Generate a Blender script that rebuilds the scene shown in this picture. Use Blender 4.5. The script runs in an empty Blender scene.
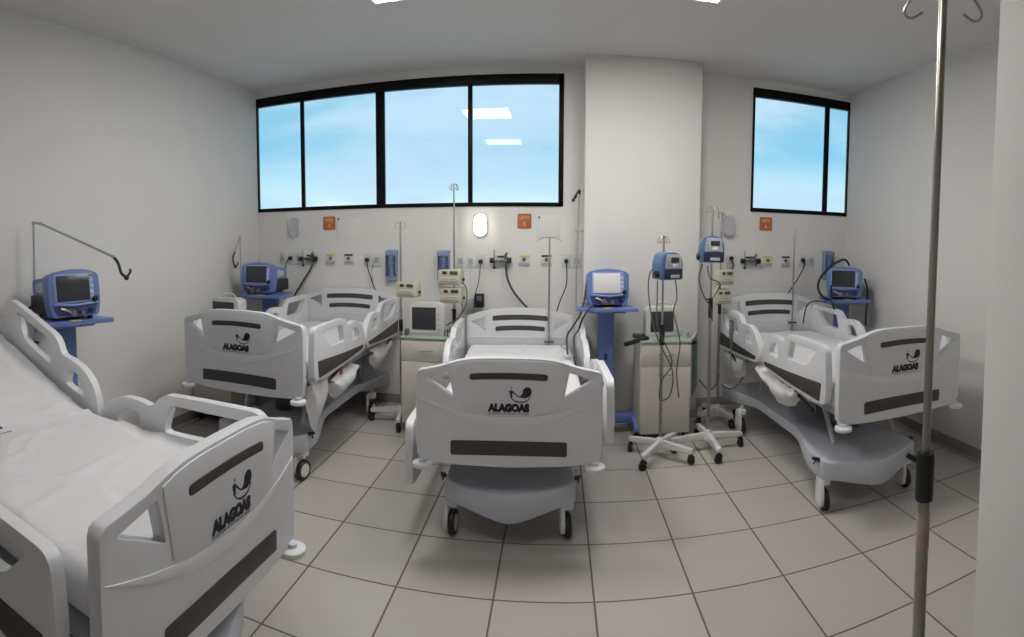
import bpy, bmesh, math, random
from mathutils import Matrix, Vector, noise
R = math.radians; PI = math.pi
scene = bpy.context.scene
col = scene.collection
random.seed(7)

# ------------------------------------------------------------------ materials
MATS = {}
def mat(name, rgb, rough=.5, metal=0, spec=.5, emit=None, es=0, bump=0, bscale=60, var=0, vscale=3, alpha=1, trans=0, coat=0):
    if name in MATS: return MATS[name]
    m = bpy.data.materials.new(name); m.use_nodes = True
    nt = m.node_tree; b = nt.nodes['Principled BSDF']
    b.inputs['Base Color'].default_value = (*rgb, 1)
    b.inputs['Roughness'].default_value = rough
    b.inputs['Metallic'].default_value = metal
    b.inputs['Specular IOR Level'].default_value = spec
    b.inputs['Alpha'].default_value = alpha
    b.inputs['Transmission Weight'].default_value = trans
    b.inputs['Coat Weight'].default_value = coat
    if emit:
        b.inputs['Emission Color'].default_value = (*emit, 1); b.inputs['Emission Strength'].default_value = es
    tc = nt.nodes.new('ShaderNodeTexCoord')
    if var:
        n = nt.nodes.new('ShaderNodeTexNoise'); n.inputs['Scale'].default_value = vscale; n.inputs['Detail'].default_value = 4
        nt.links.new(tc.outputs['Object'], n.inputs['Vector'])
        mr = nt.nodes.new('ShaderNodeMapRange'); mr.inputs['To Min'].default_value = 1-var; mr.inputs['To Max'].default_value = 1+var
        nt.links.new(n.outputs['Fac'], mr.inputs['Value'])
        mx = nt.nodes.new('ShaderNodeVectorMath'); mx.operation = 'SCALE'
        mx.inputs[0].default_value = rgb
        nt.links.new(mr.outputs[0], mx.inputs['Scale']); nt.links.new(mx.outputs[0], b.inputs['Base Color'])
    if bump:
        n = nt.nodes.new('ShaderNodeTexNoise'); n.inputs['Scale'].default_value = bscale; n.inputs['Detail'].default_value = 3
        nt.links.new(tc.outputs['Object'], n.inputs['Vector'])
        bp = nt.nodes.new('ShaderNodeBump'); bp.inputs['Strength'].default_value = bump; bp.inputs['Distance'].default_value = .01
        nt.links.new(n.outputs['Fac'], bp.inputs['Height']); nt.links.new(bp.outputs[0], b.inputs['Normal'])
    MATS[name] = m; return m

WALL = mat('wall_paint', (.73,.715,.695), .75, var=.025, vscale=1.3, bump=.08, bscale=90)
CEIL = mat('ceiling_paint', (.67,.65,.635), .85, var=.02, vscale=1)
SHELL = mat('bed_plastic', (.68,.685,.705), .33, var=.02, bump=.04, bscale=240)
SHELL2 = mat('rail_plastic', (.71,.715,.73), .30, bump=.03, bscale=240)
DARK = mat('dark_strip_plastic', (.055,.05,.047), .5, bump=.05, bscale=200)
SKIRT = mat('chassis_plastic', (.50,.52,.58), .38, var=.02)
FRAME = mat('bed_frame_enamel', (.42,.43,.46), .4)
BLACK = mat('black_rubber', (.012,.012,.013), .45)
INK = mat('black_print', (.012,.01,.018), .6)
GREYINK = mat('grey_print', (.16,.15,.17), .7)
SHEET = mat('white_sheet', (.70,.695,.71), .85, bump=.25, bscale=28, var=.015)
CHROME = mat('polished_steel', (.42,.395,.36), .3, 1)
STEEL = mat('brushed_steel', (.42,.40,.38), .38, 1)
BLUE = mat('blue_enamel', (.135,.20,.45), .38, var=.05, vscale=8)
BLUED = mat('dark_blue_plastic', (.035,.06,.20), .4)
BLUEL = mat('light_blue_plastic', (.30,.40,.68), .4)
BPUMP = mat('pump_blue_plastic', (.10,.17,.32), .4)
SILVER = mat('silver_panel', (.50,.52,.55), .35, .2)
SCREEN = mat('dark_screen_glass', (.035,.038,.045), .22)
SCREEN_GLARE = mat('painted_screen_glare', (.86,.85,.86), .35, .3)  # reflection on a ventilator screen, painted in as a pale base colour
CREAM = mat('cream_plastic', (.52,.50,.39), .45)
CAB = mat('cabinet_laminate', (.60,.57,.52), .45, var=.02)
GREEN = mat('green_laminate', (.10,.17,.13), .4)
PGREEN = mat('pale_green_edge', (.33,.42,.37), .4)
WHITE = mat('white_plastic', (.72,.72,.71), .4)
BASEW = mat('white_enamel_metal', (.66,.65,.64), .4)
LCD = mat('green_display', (.03,.10,.04), .3)
LED = mat('red_display', (.08,.012,.012), .3)
ORANGE = mat('orange_sign', (.45,.145,.042), .5)
OTEXT = mat('pale_sign_lettering', (.80,.42,.28), .6)
YELLOW = mat('yellow_label', (.72,.60,.14), .5)
LGREY = mat('grey_label', (.40,.42,.41), .6)
PLATE = mat('outlet_plate_plastic', (.62,.625,.62), .45)
ALU = mat('black_aluminium', (.005,.005,.006), .4, spec=.15)
LAMPOFF = mat('unlit_diffuser', (.50,.50,.55), .35)
LAMPON = mat('lit_diffuser', (.9,.9,.85), .4, emit=(1,.97,.9), es=7)
PANEL = mat('led_panel', (.9,.9,.9), .5, emit=(1,.975,.94), es=26.0)
PANELD = mat('dim_led_panel', (.9,.9,.9), .5, emit=(1,.975,.94), es=13.5)
CANIS = mat('translucent_blue_plastic', (.30,.40,.58), .25, var=.1, vscale=20, alpha=.7)
CANISD = mat('blue_ribbed_cups', (.14,.20,.33), .35)
SKIRTING = mat('grey_skirting_tile', (.30,.28,.265), .35, var=.05, vscale=5)
RED = mat('red_plastic', (.45,.05,.03), .4)
CLEARC = mat('frosted_rubber', (.62,.66,.76), .3)

def floor_mat():
    m = bpy.data.materials.new('floor_tile'); m.use_nodes = True; nt = m.node_tree; N = nt.nodes; L = nt.links
    b = N['Principled BSDF']
    tc = N.new('ShaderNodeTexCoord'); sx = N.new('ShaderNodeSeparateXYZ'); L.new(tc.outputs['Object'], sx.inputs[0])
    def M(op, a, b_=None, c=None):
        n = N.new('ShaderNodeMath'); n.operation = op
        for i, v in enumerate((a, b_, c)):
            if v is None: continue
            if isinstance(v, (int, float)): n.inputs[i].default_value = v
            else: L.new(v, n.inputs[i])
        return n.outputs[0]
    def cell(o, off):
        u = M('DIVIDE', M('SUBTRACT', o, off), .45)
        f = M('FRACT', u); d = M('MINIMUM', f, M('SUBTRACT', 1.0, f))
        return M('FLOOR', u), d
    ix, dx = cell(sx.outputs[0], .1775); iy, dy = cell(sx.outputs[1], .0772)
    d = M('MINIMUM', dx, dy)
    joint = N.new('ShaderNodeMapRange'); joint.interpolation_type = 'SMOOTHSTEP'
    joint.inputs['From Min'].default_value = .006; joint.inputs['From Max'].default_value = .0135
    L.new(d, joint.inputs['Value'])
    cb = N.new('ShaderNodeCombineXYZ'); L.new(ix, cb.inputs[0]); L.new(iy, cb.inputs[1])
    wn = N.new('ShaderNodeTexWhiteNoise'); L.new(cb.outputs[0], wn.inputs['Vector'])
    n1 = N.new('ShaderNodeTexNoise'); n1.inputs['Scale'].default_value = 2.2; n1.inputs['Detail'].default_value = 6
    L.new(tc.outputs['Object'], n1.inputs['Vector'])
    n2 = N.new('ShaderNodeTexNoise'); n2.inputs['Scale'].default_value = 26; n2.inputs['Detail'].default_value = 4
    L.new(tc.outputs['Object'], n2.inputs['Vector'])
    v = M('ADD', M('ADD', .87, M('MULTIPLY', wn.outputs['Value'], .07)), M('ADD', M('MULTIPLY', n1.outputs['Fac'], .12), M('MULTIPLY', n2.outputs['Fac'], .04)))
    sc = N.new('ShaderNodeVectorMath'); sc.operation = 'SCALE'; sc.inputs[0].default_value = (.455,.425,.40); L.new(v, sc.inputs['Scale'])
    mx = N.new('ShaderNodeMix'); mx.data_type = 'RGBA'
    L.new(joint.outputs[0], mx.inputs['Factor']); mx.inputs[6].default_value = (.13,.095,.072,1); L.new(sc.outputs[0], mx.inputs[7])
    L.new(mx.outputs[2], b.inputs['Base Color'])
    r = M('SUBTRACT', .62, M('MULTIPLY', joint.outputs[0], .26)); L.new(r, b.inputs['Roughness'])
    bp = N.new('ShaderNodeBump'); bp.inputs['Strength'].default_value = .5; bp.inputs['Distance'].default_value = .003
    L.new(joint.outputs[0], bp.inputs['Height']); L.new(bp.outputs[0], b.inputs['Normal'])
    return m
def glass_mat():
    m = bpy.data.materials.new('window_glass'); m.use_nodes = True; nt = m.node_tree; N = nt.nodes; L = nt.links
    N.remove(N['Principled BSDF']); out = N['Material Output']
    t = N.new('ShaderNodeBsdfTransparent'); t.inputs[0].default_value = (.96,.985,.985,1)
    g = N.new('ShaderNodeBsdfGlossy'); g.inputs['Roughness'].default_value = .01
    f = N.new('ShaderNodeFresnel'); f.inputs['IOR'].default_value = 1.32
    tc = N.new('ShaderNodeTexCoord'); n = N.new('ShaderNodeTexNoise'); n.inputs['Scale'].default_value = .7
    L.new(tc.outputs['Object'], n.inputs['Vector'])
    bp = N.new('ShaderNodeBump'); bp.inputs['Strength'].default_value = .02; L.new(n.outputs['Fac'], bp.inputs['Height']); L.new(bp.outputs[0], g.inputs['Normal'])
    mx = N.new('ShaderNodeMixShader'); L.new(f.outputs[0], mx.inputs[0]); L.new(t.outputs[0], mx.inputs[1]); L.new(g.outputs[0], mx.inputs[2])
    L.new(mx.outputs[0], out.inputs['Surface'])
    return m
FLOOR = floor_mat(); GLASS = glass_mat()

# ------------------------------------------------------------------ mesh helpers
def rc(pts, seg=5):
    """outline of corners (x, y, radius) with the corners rounded"""
    out = []; n = len(pts)
    for i in range(n):
        p = Vector(pts[i][:2]); r = pts[i][2] if len(pts[i]) > 2 else 0
        a = Vector(pts[i-1][:2]) - p; b = Vector(pts[(i+1) % n][:2]) - p
        if r <= 0: out.append(tuple(p)); continue
        r = min(r, a.length*.49, b.length*.49)
        A = p + a.normalized()*r; B = p + b.normalized()*r
        for k in range(seg+1):
            t = k/seg
            q = A*(1-t)**2 + p*2*t*(1-t) + B*t*t
            out.append((q.x, q.y))
    return out
def spline(pts, seg=6, closed=False):
    P = [Vector(p) for p in pts]; n = len(P); out = []
    rng = n if closed else n-1
    for i in range(rng):
        if closed: a, b, c, d = P[i-1], P[i], P[(i+1) % n], P[(i+2) % n]
        else: a, b, c, d = P[max(i-1,0)], P[i], P[i+1], P[min(i+2,n-1)]
        for k in range(seg):
            t = k/seg
            out.append(.5*((2*b)+(c-a)*t+(2*a-5*b+4*c-d)*t*t+(3*b-a-3*c+d)*t**3))
    if not closed: out.append(P[-1])
    return out
I4 = Matrix.Identity(4)
YZ = Matrix(((0,0,1,0),(1,0,0,0),(0,1,0,0),(0,0,0,1)))      # outline (u,v) -> (y,z), thickness along x
XZ = Matrix(((1,0,0,0),(0,0,-1,0),(0,1,0,0),(0,0,0,1)))     # outline (u,v) -> (x,z), thickness along -y
def T(x, y, z): return Matrix.Translation((x, y, z))
def RZ(a): return Matrix.Rotation(a, 4, 'Z')
def RX(a): return Matrix.Rotation(a, 4, 'X')
def RY(a): return Matrix.Rotation(a, 4, 'Y')
class MB:
    def __init__(s): s.bm = bmesh.new()
    def merge(s, b, m=I4):
        b.transform(m); me = bpy.data.meshes.new('t'); b.to_mesh(me); b.free(); s.bm.from_mesh(me); bpy.data.meshes.remove(me); return s
    def box(s, cx, cy, cz, sx, sy, sz, bev=0, m=I4, seg=2):
        b = bmesh.new(); bmesh.ops.create_cube(b, size=1)
        bmesh.ops.scale(b, vec=(sx,sy,sz), verts=b.verts)
        if bev: bmesh.ops.bevel(b, geom=b.edges[:], offset=min(bev, min(sx,sy,sz)*.49), segments=seg, profile=.5, affect='EDGES')
        return s.merge(b, m @ T(cx,cy,cz))
    def cyl(s, p0, p1, r, seg=16, r2=None, bev=0, m=I4):
        p0, p1 = Vector(p0), Vector(p1); d = p1-p0
        b = bmesh.new(); bmesh.ops.create_cone(b, cap_ends=True, segments=seg, radius1=r, radius2=r if r2 is None else r2, depth=d.length)
        if bev:
            e = [e for e in b.edges if len(e.link_faces) == 2 and e.calc_face_angle(0) > 1.2]
            bmesh.ops.bevel(b, geom=e, offset=bev, segments=2, profile=.5, affect='EDGES')
        return s.merge(b, m @ T(*((p0+p1)/2)) @ d.to_track_quat('Z','Y').to_matrix().to_4x4())
    def ball(s, c, r, sc=(1,1,1), seg=14, m=I4):
        b = bmesh.new(); bmesh.ops.create_uvsphere(b, u_segments=seg, v_segments=seg//2+2, radius=r); bmesh.ops.scale(b, vec=sc, verts=b.verts)
        return s.merge(b, m @ T(*c))
    def tube(s, pts, r, seg=8, sm=0, m=I4, closed=False):
        P = [Vector(p) for p in pts]
        if sm: P = spline(P, sm, closed)
        b = bmesh.new(); rings = []; n = len(P)
        up = None
        for i, p in enumerate(P):
            if closed: d = (P[(i+1) % n]-P[i-1]).normalized()
            else: d = (P[min(i+1,n-1)]-P[max(i-1,0)]).normalized()
            if up is None: up = d.orthogonal().normalized()
            up = (up - d*up.dot(d)); up = up.normalized() if up.length > 1e-5 else d.orthogonal().normalized()
            w = d.cross(up)
            rings.append([b.verts.new(p + (up*math.cos(2*PI*k/seg)+w*math.sin(2*PI*k/seg))*r) for k in range(seg)])
        for i in range(n if closed else n-1):
            A, B = rings[i], rings[(i+1) % n]
            for k in range(seg): b.faces.new((A[k], A[(k+1)%seg], B[(k+1)%seg], B[k]))
        if not closed: b.faces.new(rings[0][::-1]); b.faces.new(rings[-1])
        bmesh.ops.recalc_face_normals(b, faces=b.faces)
        return s.merge(b, m)
    def lathe(s, prof, seg=24, m=I4):
        b = bmesh.new(); rings = []
        for r, z in prof:
            rings.append([b.verts.new((max(r,1e-4)*math.cos(2*PI*k/seg), max(r,1e-4)*math.sin(2*PI*k/seg), z)) for k in range(seg)])
        for A, B in zip(rings, rings[1:]):
            for k in range(seg): b.faces.new((A[k], A[(k+1)%seg], B[(k+1)%seg], B[k]))
        b.faces.new(rings[0][::-1]); b.faces.new(rings[-1])
        bmesh.ops.recalc_face_normals(b, faces=b.faces)
        return s.merge(b, m)
    def plate(s, outer, holes=(), t=.03, bev=0, m=I4, seg=2, warp=None):
        """extruded outline in the xy plane, centred on z=0, with holes and rounded edges"""
        b = bmesh.new(); E = []
        for loop in (outer, *holes):
            vs = [b.verts.new((p[0], p[1], -t/2)) for p in loop]
            E += [b.edges.new((vs[i], vs[(i+1) % len(vs)])) for i in range(len(vs))]
        bmesh.ops.triangle_fill(b, edges=E, use_beauty=True, use_dissolve=False)
        f = b.faces[:]
        r = bmesh.ops.extrude_face_region(b, geom=f)
        bmesh.ops.translate(b, vec=(0,0,t), verts=[v for v in r['geom'] if isinstance(v, bmesh.types.BMVert)])
        bmesh.ops.recalc_face_normals(b, faces=b.faces)
        if bev:
            e = [e for e in b.edges if len(e.link_faces) == 2 and e.calc_face_angle(0) > .9 and (abs(e.verts[0].co.z-e.verts[1].co.z) < 1e-6)]
            bmesh.ops.bevel(b, geom=e, offset=bev, segments=seg, profile=.55, affect='EDGES', clamp_overlap=True)
        if warp:
            for v in b.verts: v.co = warp(v.co)
        return s.merge(b, m)
    def text(s, body, size, t=.0015, bold=0, m=I4, align='CENTER', width=None):
        c = bpy.data.curves.new('txt', 'FONT'); c.body = body; c.size = size; c.extrude = t/2; c.offset = bold
        c.align_x = align; c.resolution_u = 3
        o = bpy.data.objects.new('txt', c); col.objects.link(o)
        me = bpy.data.meshes.new_from_object(o.evaluated_get(bpy.context.evaluated_depsgraph_get()))
        bpy.data.objects.remove(o)
        b = bmesh.new(); b.from_mesh(me); bpy.data.meshes.remove(me)
        if width:
            xs = [v.co.x for v in b.verts]; k = width/(max(xs)-min(xs)); mid = (max(xs)+min(xs))/2
            for v in b.verts: v.co.x = (v.co.x-mid)*k
        return s.merge(b, m)
    def grid(s, f, nu, nv, thick=0):
        b = bmesh.new(); V = [[b.verts.new(f(i/nu, j/nv)) for j in range(nv+1)] for i in range(nu+1)]
        for i in range(nu):
            for j in range(nv): b.faces.new((V[i][j], V[i+1][j], V[i+1][j+1], V[i][j+1]))
        if thick:
            bmesh.ops.recalc_face_normals(b, faces=b.faces)
            bmesh.ops.solidify(b, geom=b.faces[:], thickness=thick)
        return s.merge(b)
    def mesh(s, angle=38):
        me = bpy.data.meshes.new('m'); s.bm.to_mesh(me); s.bm.free()
        for p in me.polygons: p.use_smooth = True
        me.set_sharp_from_angle(angle=R(angle))
        return me
    def build(s, name, m, parent=None, loc=None, rot=None, label=None):
        return put(name, s.mesh(), m, parent, loc, rot, label)
def put(name, me, m, parent=None, loc=None, rot=None, label=None, own=True):
    me.name = name
    if not me.materials: me.materials.append(m)
    o = bpy.data.objects.new(name, me); col.objects.link(o)
    if parent: o.parent = parent
    if loc: o.location = loc
    if rot: o.rotation_euler = rot
    if label: o['label'] = label
    return o
def thing(name, label, cat, loc=(0,0,0), rz=0, group=None):
    o = bpy.data.objects.new(name, None); col.objects.link(o); o.empty_display_size = .1
    o.location = loc; o.rotation_euler = (0,0,rz)
    return tag(o, label, cat, group)
def tag(o, label, cat, group=None):
    o['label'] = label; o['category'] = cat
    if group: o['group'] = group
    return o
def struct(o): o['kind'] = 'structure'; return o

# ------------------------------------------------------------------ room
XL, XR, YB, ZC = -3.045, 2.923, 4.991, 3.16
YF = -1.7
W0, W1 = 1.888, 3.082            # window opening heights
struct(MB().box((XL+XR)/2, (YF+YB)/2, -.06, XR-XL+.5, YB-YF+.6, .12).build('floor', FLOOR))
struct(MB().box((XL+XR)/2, (YF+YB)/2, ZC+.06, XR-XL+.5, YB-YF+.6, .12).build('ceiling', CEIL))
struct(MB().box(XL-.1, (YF+YB)/2-.1, ZC/2, .2, YB-YF+.2, ZC).build('wall_left', WALL))
struct(MB().box(XR+.1, (YF+YB)/2-.1, ZC/2, .2, YB-YF+.2, ZC).build('wall_right', WALL))
struct(MB().box((XL+XR)/2, YF-.1, ZC/2, XR-XL, .2, ZC).build('wall_front', WALL))
w = MB(); wy = YB+.1
def wb(x0, x1, z0, z1): w.box((x0+x1)/2, wy, (z0+z1)/2, x1-x0, .2, z1-z0)
wb(XL, XR, 0, W0); wb(XL, XR, W1, ZC); wb(.052, 1.843, W0, W1); 
struct(w.build('wall_back', WALL))
struct(MB().box(.742, 4.836, ZC/2, 1.022, .31, ZC, .008).build('wall_pillar', WALL))
struct(MB().box(2.02, .83, ZC/2, 1.80, .54, ZC, .006).build('wall_partition', WALL))
# skirtings
struct(MB().box((XL+.23)/2, YB-.006, .04, .23-XL, .012, .08, .003).box((1.253+XR)/2, YB-.006, .04, XR-1.253, .012, .08, .003).build('baseboard_back', SKIRTING))
struct(MB().box(.742, 4.675, .04, 1.034, .012, .08, .003).build('baseboard_pillar', SKIRTING))
struct(MB().box(XR-.006, (1.1+YB)/2, .04, .012, YB-1.1, .08, .003).build('baseboard_right', SKIRTING))
struct(MB().box(XL+.006, (YF+YB)/2, .04, .012, YB-YF, .08, .003).build('baseboard_left', SKIRTING))

def window(n, x0, x1, mull, top, bot, jl, jr, casement=None):
    root = struct(bpy.data.objects.new('window_%d' % n, None)); col.objects.link(root); root.location = ((x0+x1)/2, YB, W0)
    def loc(mb, name, m): 
        o = mb.build(name, m, root); o.location = (-(x0+x1)/2, -YB, -W0); return o
    f = MB(); y = YB+.012; d = .05
    f.box((x0+x1)/2, y, W1-top/2, x1-x0, d, top, .003); f.box((x0+x1)/2, y, W0+bot/2, x1-x0, d, bot, .003)
    f.box(x0+jl/2, y, (W0+W1)/2, jl, d, W1-W0, .003); f.box(x1-jr/2, y, (W0+W1)/2, jr, d, W1-W0, .003)
    loc(f, 'window_frame', ALU)
    edges = [x0+jl] + [c for m_ in mull for c in m_[:2]] + [x1-jr]
    for a, b in [(m_[0], m_[1]) for m_ in mull]:
        loc(MB().box((a+b)/2, y+.004, (W0+W1)/2, b-a, .028, W1-W0-.01, .003), 'mullion', ALU)
    for a, b in zip(edges[::2], edges[1::2]):
        loc(MB().box((a+b)/2, y+.015, (W0+bot+W1-top)/2, b-a+.01, .006, W1-top-W0-bot+.01), 'glass_pane', GLASS)
    if n == 1:
        loc(MB().box(x1-jr/2, y-.034, W0+.16, .018, .02, .12, .004), 'sash_lock', ALU)
window(1, XL, .052, [(-2.530,-2.492), (-1.720,-1.631), (-.827,-.785)], .090, .036, .006, .045)
window(2, 1.843, XR, [(2.640,2.690)], .086, .038, .022, .006)

# ceiling lights (recessed LED panels)
for i, (x0, y0, lab) in enumerate([(-1.19,2.86,'square ceiling light panel at the top edge, left of the pair in view'),
        (.42,2.86,'square ceiling light panel at the top edge, right of the pair in view'),
        (-1.19,.75,'square ceiling light panel nearer the viewer, over the space between nearest bed and entrance')]):
    t = thing('ceiling_light', lab, 'ceiling light', (x0+.3, y0+.3, ZC), 0, 'recessed ceiling light panels')
    fr = MB(); 
    fr.plate(rc([(-.31,-.31,.01),(.31,-.31,.01),(.31,.31,.01),(-.31,.31,.01)],2), [[(-.29,-.29),(-.29,.29),(.29,.29),(.29,-.29)]], .016, .002, T(0,0,-.008))
    fr.build('frame', WHITE, t)
    MB().box(0,0,-.006,.585,.585,.01).build('diffuser', PANELD if i == 2 else PANEL, t)

# ------------------------------------------------------------------ beds
def foot_panel_outline():
    top = []
    pts = [(-.47,.50),(-.47,.93),(-.452,.957),(-.40,.968),(-.33,.985),(-.26,1.008),(-.19,1.022),(-.10,1.027),(0,1.028)]
    left = spline([(x,z,0) for x,z in pts[2:]], 4)
    o = [(-.465,.522),(-.469,.60),(-.47,.80),(-.47,.925),(-.465,.945)] + [(p.x,p.y) for p in left]
    right = [(-x,z) for x,z in o[::-1]][1:]
    bot = [(.445,.497),(.40,.489),(.25,.480),(0,.475),(-.25,.480),(-.40,.489),(-.445,.497)]
    return o + right + bot
def arc_strip(hw, z0, z1, sag, r, n=12):
    """dark strip with rounded ends whose ends sag by `sag`"""
    o = rc([(-hw,z0,r),(hw,z0,r),(hw,z1,r),(-hw,z1,r)], 4)
    p = []
    for i in range(len(o)):
        a, b = o[i], o[(i+1) % len(o)]
        k = max(1, int(abs(b[0]-a[0])/.04))
        for j in range(k): p.append((a[0]+(b[0]-a[0])*j/k, a[1]+(b[1]-a[1])*j/k))
    return [(x, z - sag*(x/hw)**2) for x, z in p]
def bowed(amount):
    return lambda c: Vector((c.x, c.y, c.z + amount*(c.x/.47)**2))
def meshes():
    M_ = {}
    hole = lambda s: rc([(s*.425,.918,.008),(s*.302,.955,.008),(s*.278,.828,.01)], 3)
    b = MB(); b.plate(foot_panel_outline(), [hole(-1), hole(1)], .046, .013, XZ, 3)
    hp = [(.287,.983),(.24,1.001),(.19,1.011),(.10,1.017)]           # raised centre pad between the two openings
    lp = [(.255,.768),(.19,.752),(.10,.741)]
    b.plate([(-x,z) for x,z in hp]+[(0,1.018)]+hp[::-1]+lp+[(0,.737)]+[(-x,z) for x,z in lp[::-1]], (), .056, .006, XZ)
    M_['footboard'] = b.mesh()
    # raised crescent moulding across the board
    up = [(x, .728+.092*(abs(x)/.462)**1.9) for x in [i*.0462 for i in range(-10,11)]]
    lo = [(x, .676+.142*(abs(x)/.462)**1.9) for x in [i*.0462 for i in range(10,-11,-1)]]
    b = MB(); b.plate(up+lo[1:-1], (), .008, .0035, T(0,-.0235,0)@XZ)
    M_['moulding'] = b.mesh()
    M_['strip_up'] = MB().plate(arc_strip(.195,.925,.957,.008,.014), (), .006, .0015, T(0,-.0285,0)@XZ).mesh()
    M_['strip_low'] = MB().plate(arc_strip(.292,.537,.611,.006,.012), (), .006, .0015, T(0,-.0235,0)@XZ).mesh()
    b = MB(); b.text('ALAGOAS', .050, .0015, .0042, T(0,-.0292,.764)@RX(PI/2), width=.208); M_['logo_text'] = b.mesh(60)
    b = MB(); b.text('SECRETARIA DE ESTADO DA SAUDE', .0115, .001, 0, T(0,-.0288,.748)@RX(PI/2), width=.205); M_['small_text'] = b.mesh(60)
    # emblem: leaf shape over a thin bowl with a small star-like figure
    b = MB(); mz = T(.052,-.0290,.848)@XZ
    leaf = spline([(.002,-.012,0),(.016,.004,0),(.022,.026,0),(.040,.038,0),(.058,.030,0),(.062,.010,0),(.052,-.008,0),(.032,-.017,0),(.014,-.015,0)], 4, True)
    b.plate([(p.x,p.y) for p in leaf], (), .0015, 0, mz)
    n = 18; outer = []; inner = []
    for i in range(n+1):
        a = PI*1.02 + PI*.95*i/n
        outer.append((.008+.050*math.cos(a), -.004+.037*math.sin(a))); tw = .0018+.0042*math.sin(PI*i/n)
        inner.append((.008+(.050-tw)*math.cos(a), -.004+(.037-tw)*math.sin(a)))
    b.plate(outer+inner[::-1], (), .0015, 0, mz)
    st = []
    for i in range(10):
        a = PI/2+PI*i/5; r = .014 if i % 2 == 0 else .0065
        st.append((-.040+r*math.cos(a), .014+r*.9*math.sin(a)))
    b.plate(st, (), .0015, 0, mz)
    b.plate([(-.045,.012),(-.032,.012),(-.034,-.020),(-.042,-.014)], (), .0015, 0, mz)
    b.plate([(-.034,.012),(-.008,-.010),(.004,-.014),(.006,-.010),(-.008,-.004),(-.030,.017)], (), .0015, 0, mz)
    b.plate([(-.041,.033),(-.037,.038),(-.034,.032),(-.038,.029)], (), .0015, 0, mz)
    M_['emblem'] = b.mesh(60)
    # headboard
    pts = [(-.45,.935),(-.40,.948),(-.33,.968),(-.25,.988),(-.15,1.0),(0,1.003)]
    left = [(p.x,p.y) for p in spline([(x,z,0) for x,z in pts], 4)]
    o = [(-.455,.66),(-.463,.70),(-.463,.91),(-.458,.928)] + left; o += [(-x,z) for x,z in o[::-1]][1:] + [(.40,.62),(0,.60),(-.40,.62)]
    hole = lambda s: rc([(s*.43,.883,.008),(s*.30,.930,.008),(s*.30,.802,.01)], 3)
    b = MB(); b.plate(o, [hole(-1), hole(1)], .044, .012, XZ, 3)
    b.plate(rc([(-.45,.74,.005),(.45,.74,.005),(.45,.752,.005),(-.45,.752,.005)],2), (), .05, .004, XZ)
    M_['headboard'] = b.mesh()
    M_['hstrip_a'] = MB().plate(arc_strip(.24,.902,.946,.012,.012), (), .006, .0015, T(0,-.0225,0)@XZ).mesh()
    M_['hstrip_b'] = MB().plate(arc_strip(.215,.812,.852,.012,.012), (), .006, .0015, T(0,-.0225,0)@XZ).mesh()
    # side rails: outline in (y,z)
    def rail(head):
        q = [(.085,.63,.04),(.08,.80,.05),(.10,.968,.05),(.34,.972,.2),(.60,.966,.05),(.668,.896,.03),(.74,.912,.03),(.85,.914,.06),(.945,.872,.06),(1.008,.785,.05),(1.022,.69,.03),(.96,.652,.05),(.60,.628,.1),(.25,.610,.05)]
        h1 = [(.20,.925,.025),(.555,.925,.02),(.598,.798,.03),(.33,.806,.05)]
        h2 = [(.742,.852,.02),(.80,.868,.03),(.865,.848,.03),(.900,.778,.02),(.745,.768,.02)]
        wd = [(.135,.748,.012),(.15,.635,.01),(.60,.648,.02),(.955,.672,.012),(.972,.700,.012),(.60,.715,.1)]
        if head: q, h1, h2, wd = ([(2.10-a,c,r) for a,c,r in L] for L in (q,h1,h2,wd))
        a = MB().plate(rc(q), [rc(h1,4), rc(h2,4)], .042, .014, YZ, 3)
        return a.mesh(), MB().plate(rc(wd,3), (), .006, .002, T(.0215,0,0)@YZ).mesh()
    M_['rail_foot'], M_['wedge_foot'] = rail(False); M_['rail_head'], M_['wedge_head'] = rail(True)
    # chassis cover: plan outline narrowed in the middle, arched below, with a prow at both ends
    b = bmesh.new()
    NY, NX = 44, 12
    def hw(y):
        e = min(1, max(0, (abs(y-1.06)-.30)/.50)); e = e*e*(3-2*e); return .235+.115*e
    def zlow(y, u):
        e = min(1, max(0, (abs(y-1.06)-.25)/.6)); e = e*e*(3-2*e)
        return .245-.045*e - (.055*max(0,1-(y-.13)/.18)*(lambda q:q*q*(3-2*q))(1-abs(u)) if y < .31 else 0)
    def pos(i, j, top):
        v = i/NY; u = -1+2*j/NX
        y = .13+1.82*v; X = hw(y)*u
        if top:
            z = .318 - .022*(1-abs(u)**3) 
        else: z = zlow(y, u)
        k = max(0, 1-v*7); y2 = y - .115*k*(1-abs(u)**1.25)
        k = max(0, 1-(1-v)*7); y2 += .06*k*(1-abs(u)**1.25)
        if top == 2: pass
        return (X, y2, z)
    V1 = [[b.verts.new(pos(i,j,1)) for j in range(NX+1)] for i in range(NY+1)]
    V0 = [[b.verts.new(pos(i,j,0)) for j in range(NX+1)] for i in range(NY+1)]
    for i in range(NY):
        for j in range(NX):
            b.faces.new((V1[i][j],V1[i][j+1],V1[i+1][j+1],V1[i+1][j])); b.faces.new((V0[i][j],V0[i+1][j],V0[i+1][j+1],V0[i][j+1]))
        for V, s in ((0,1),(NX,-1)):
            f = (V1[i][V],V1[i+1][V],V0[i+1][V],V0[i][V]); b.faces.new(f)
    for j in range(NX):
        for i in (0, NY): b.faces.new((V1[i][j],V0[i][j],V0[i][j+1],V1[i][j+1]))
    bmesh.ops.recalc_face_normals(b, faces=b.faces)
    e = [e for e in b.edges if e.calc_face_angle(0) > .8]
    bmesh.ops.bevel(b, geom=e, offset=.012, segments=2, profile=.5, affect='EDGES')
    M_['chassis'] = MB().merge(b).mesh(50)
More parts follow.
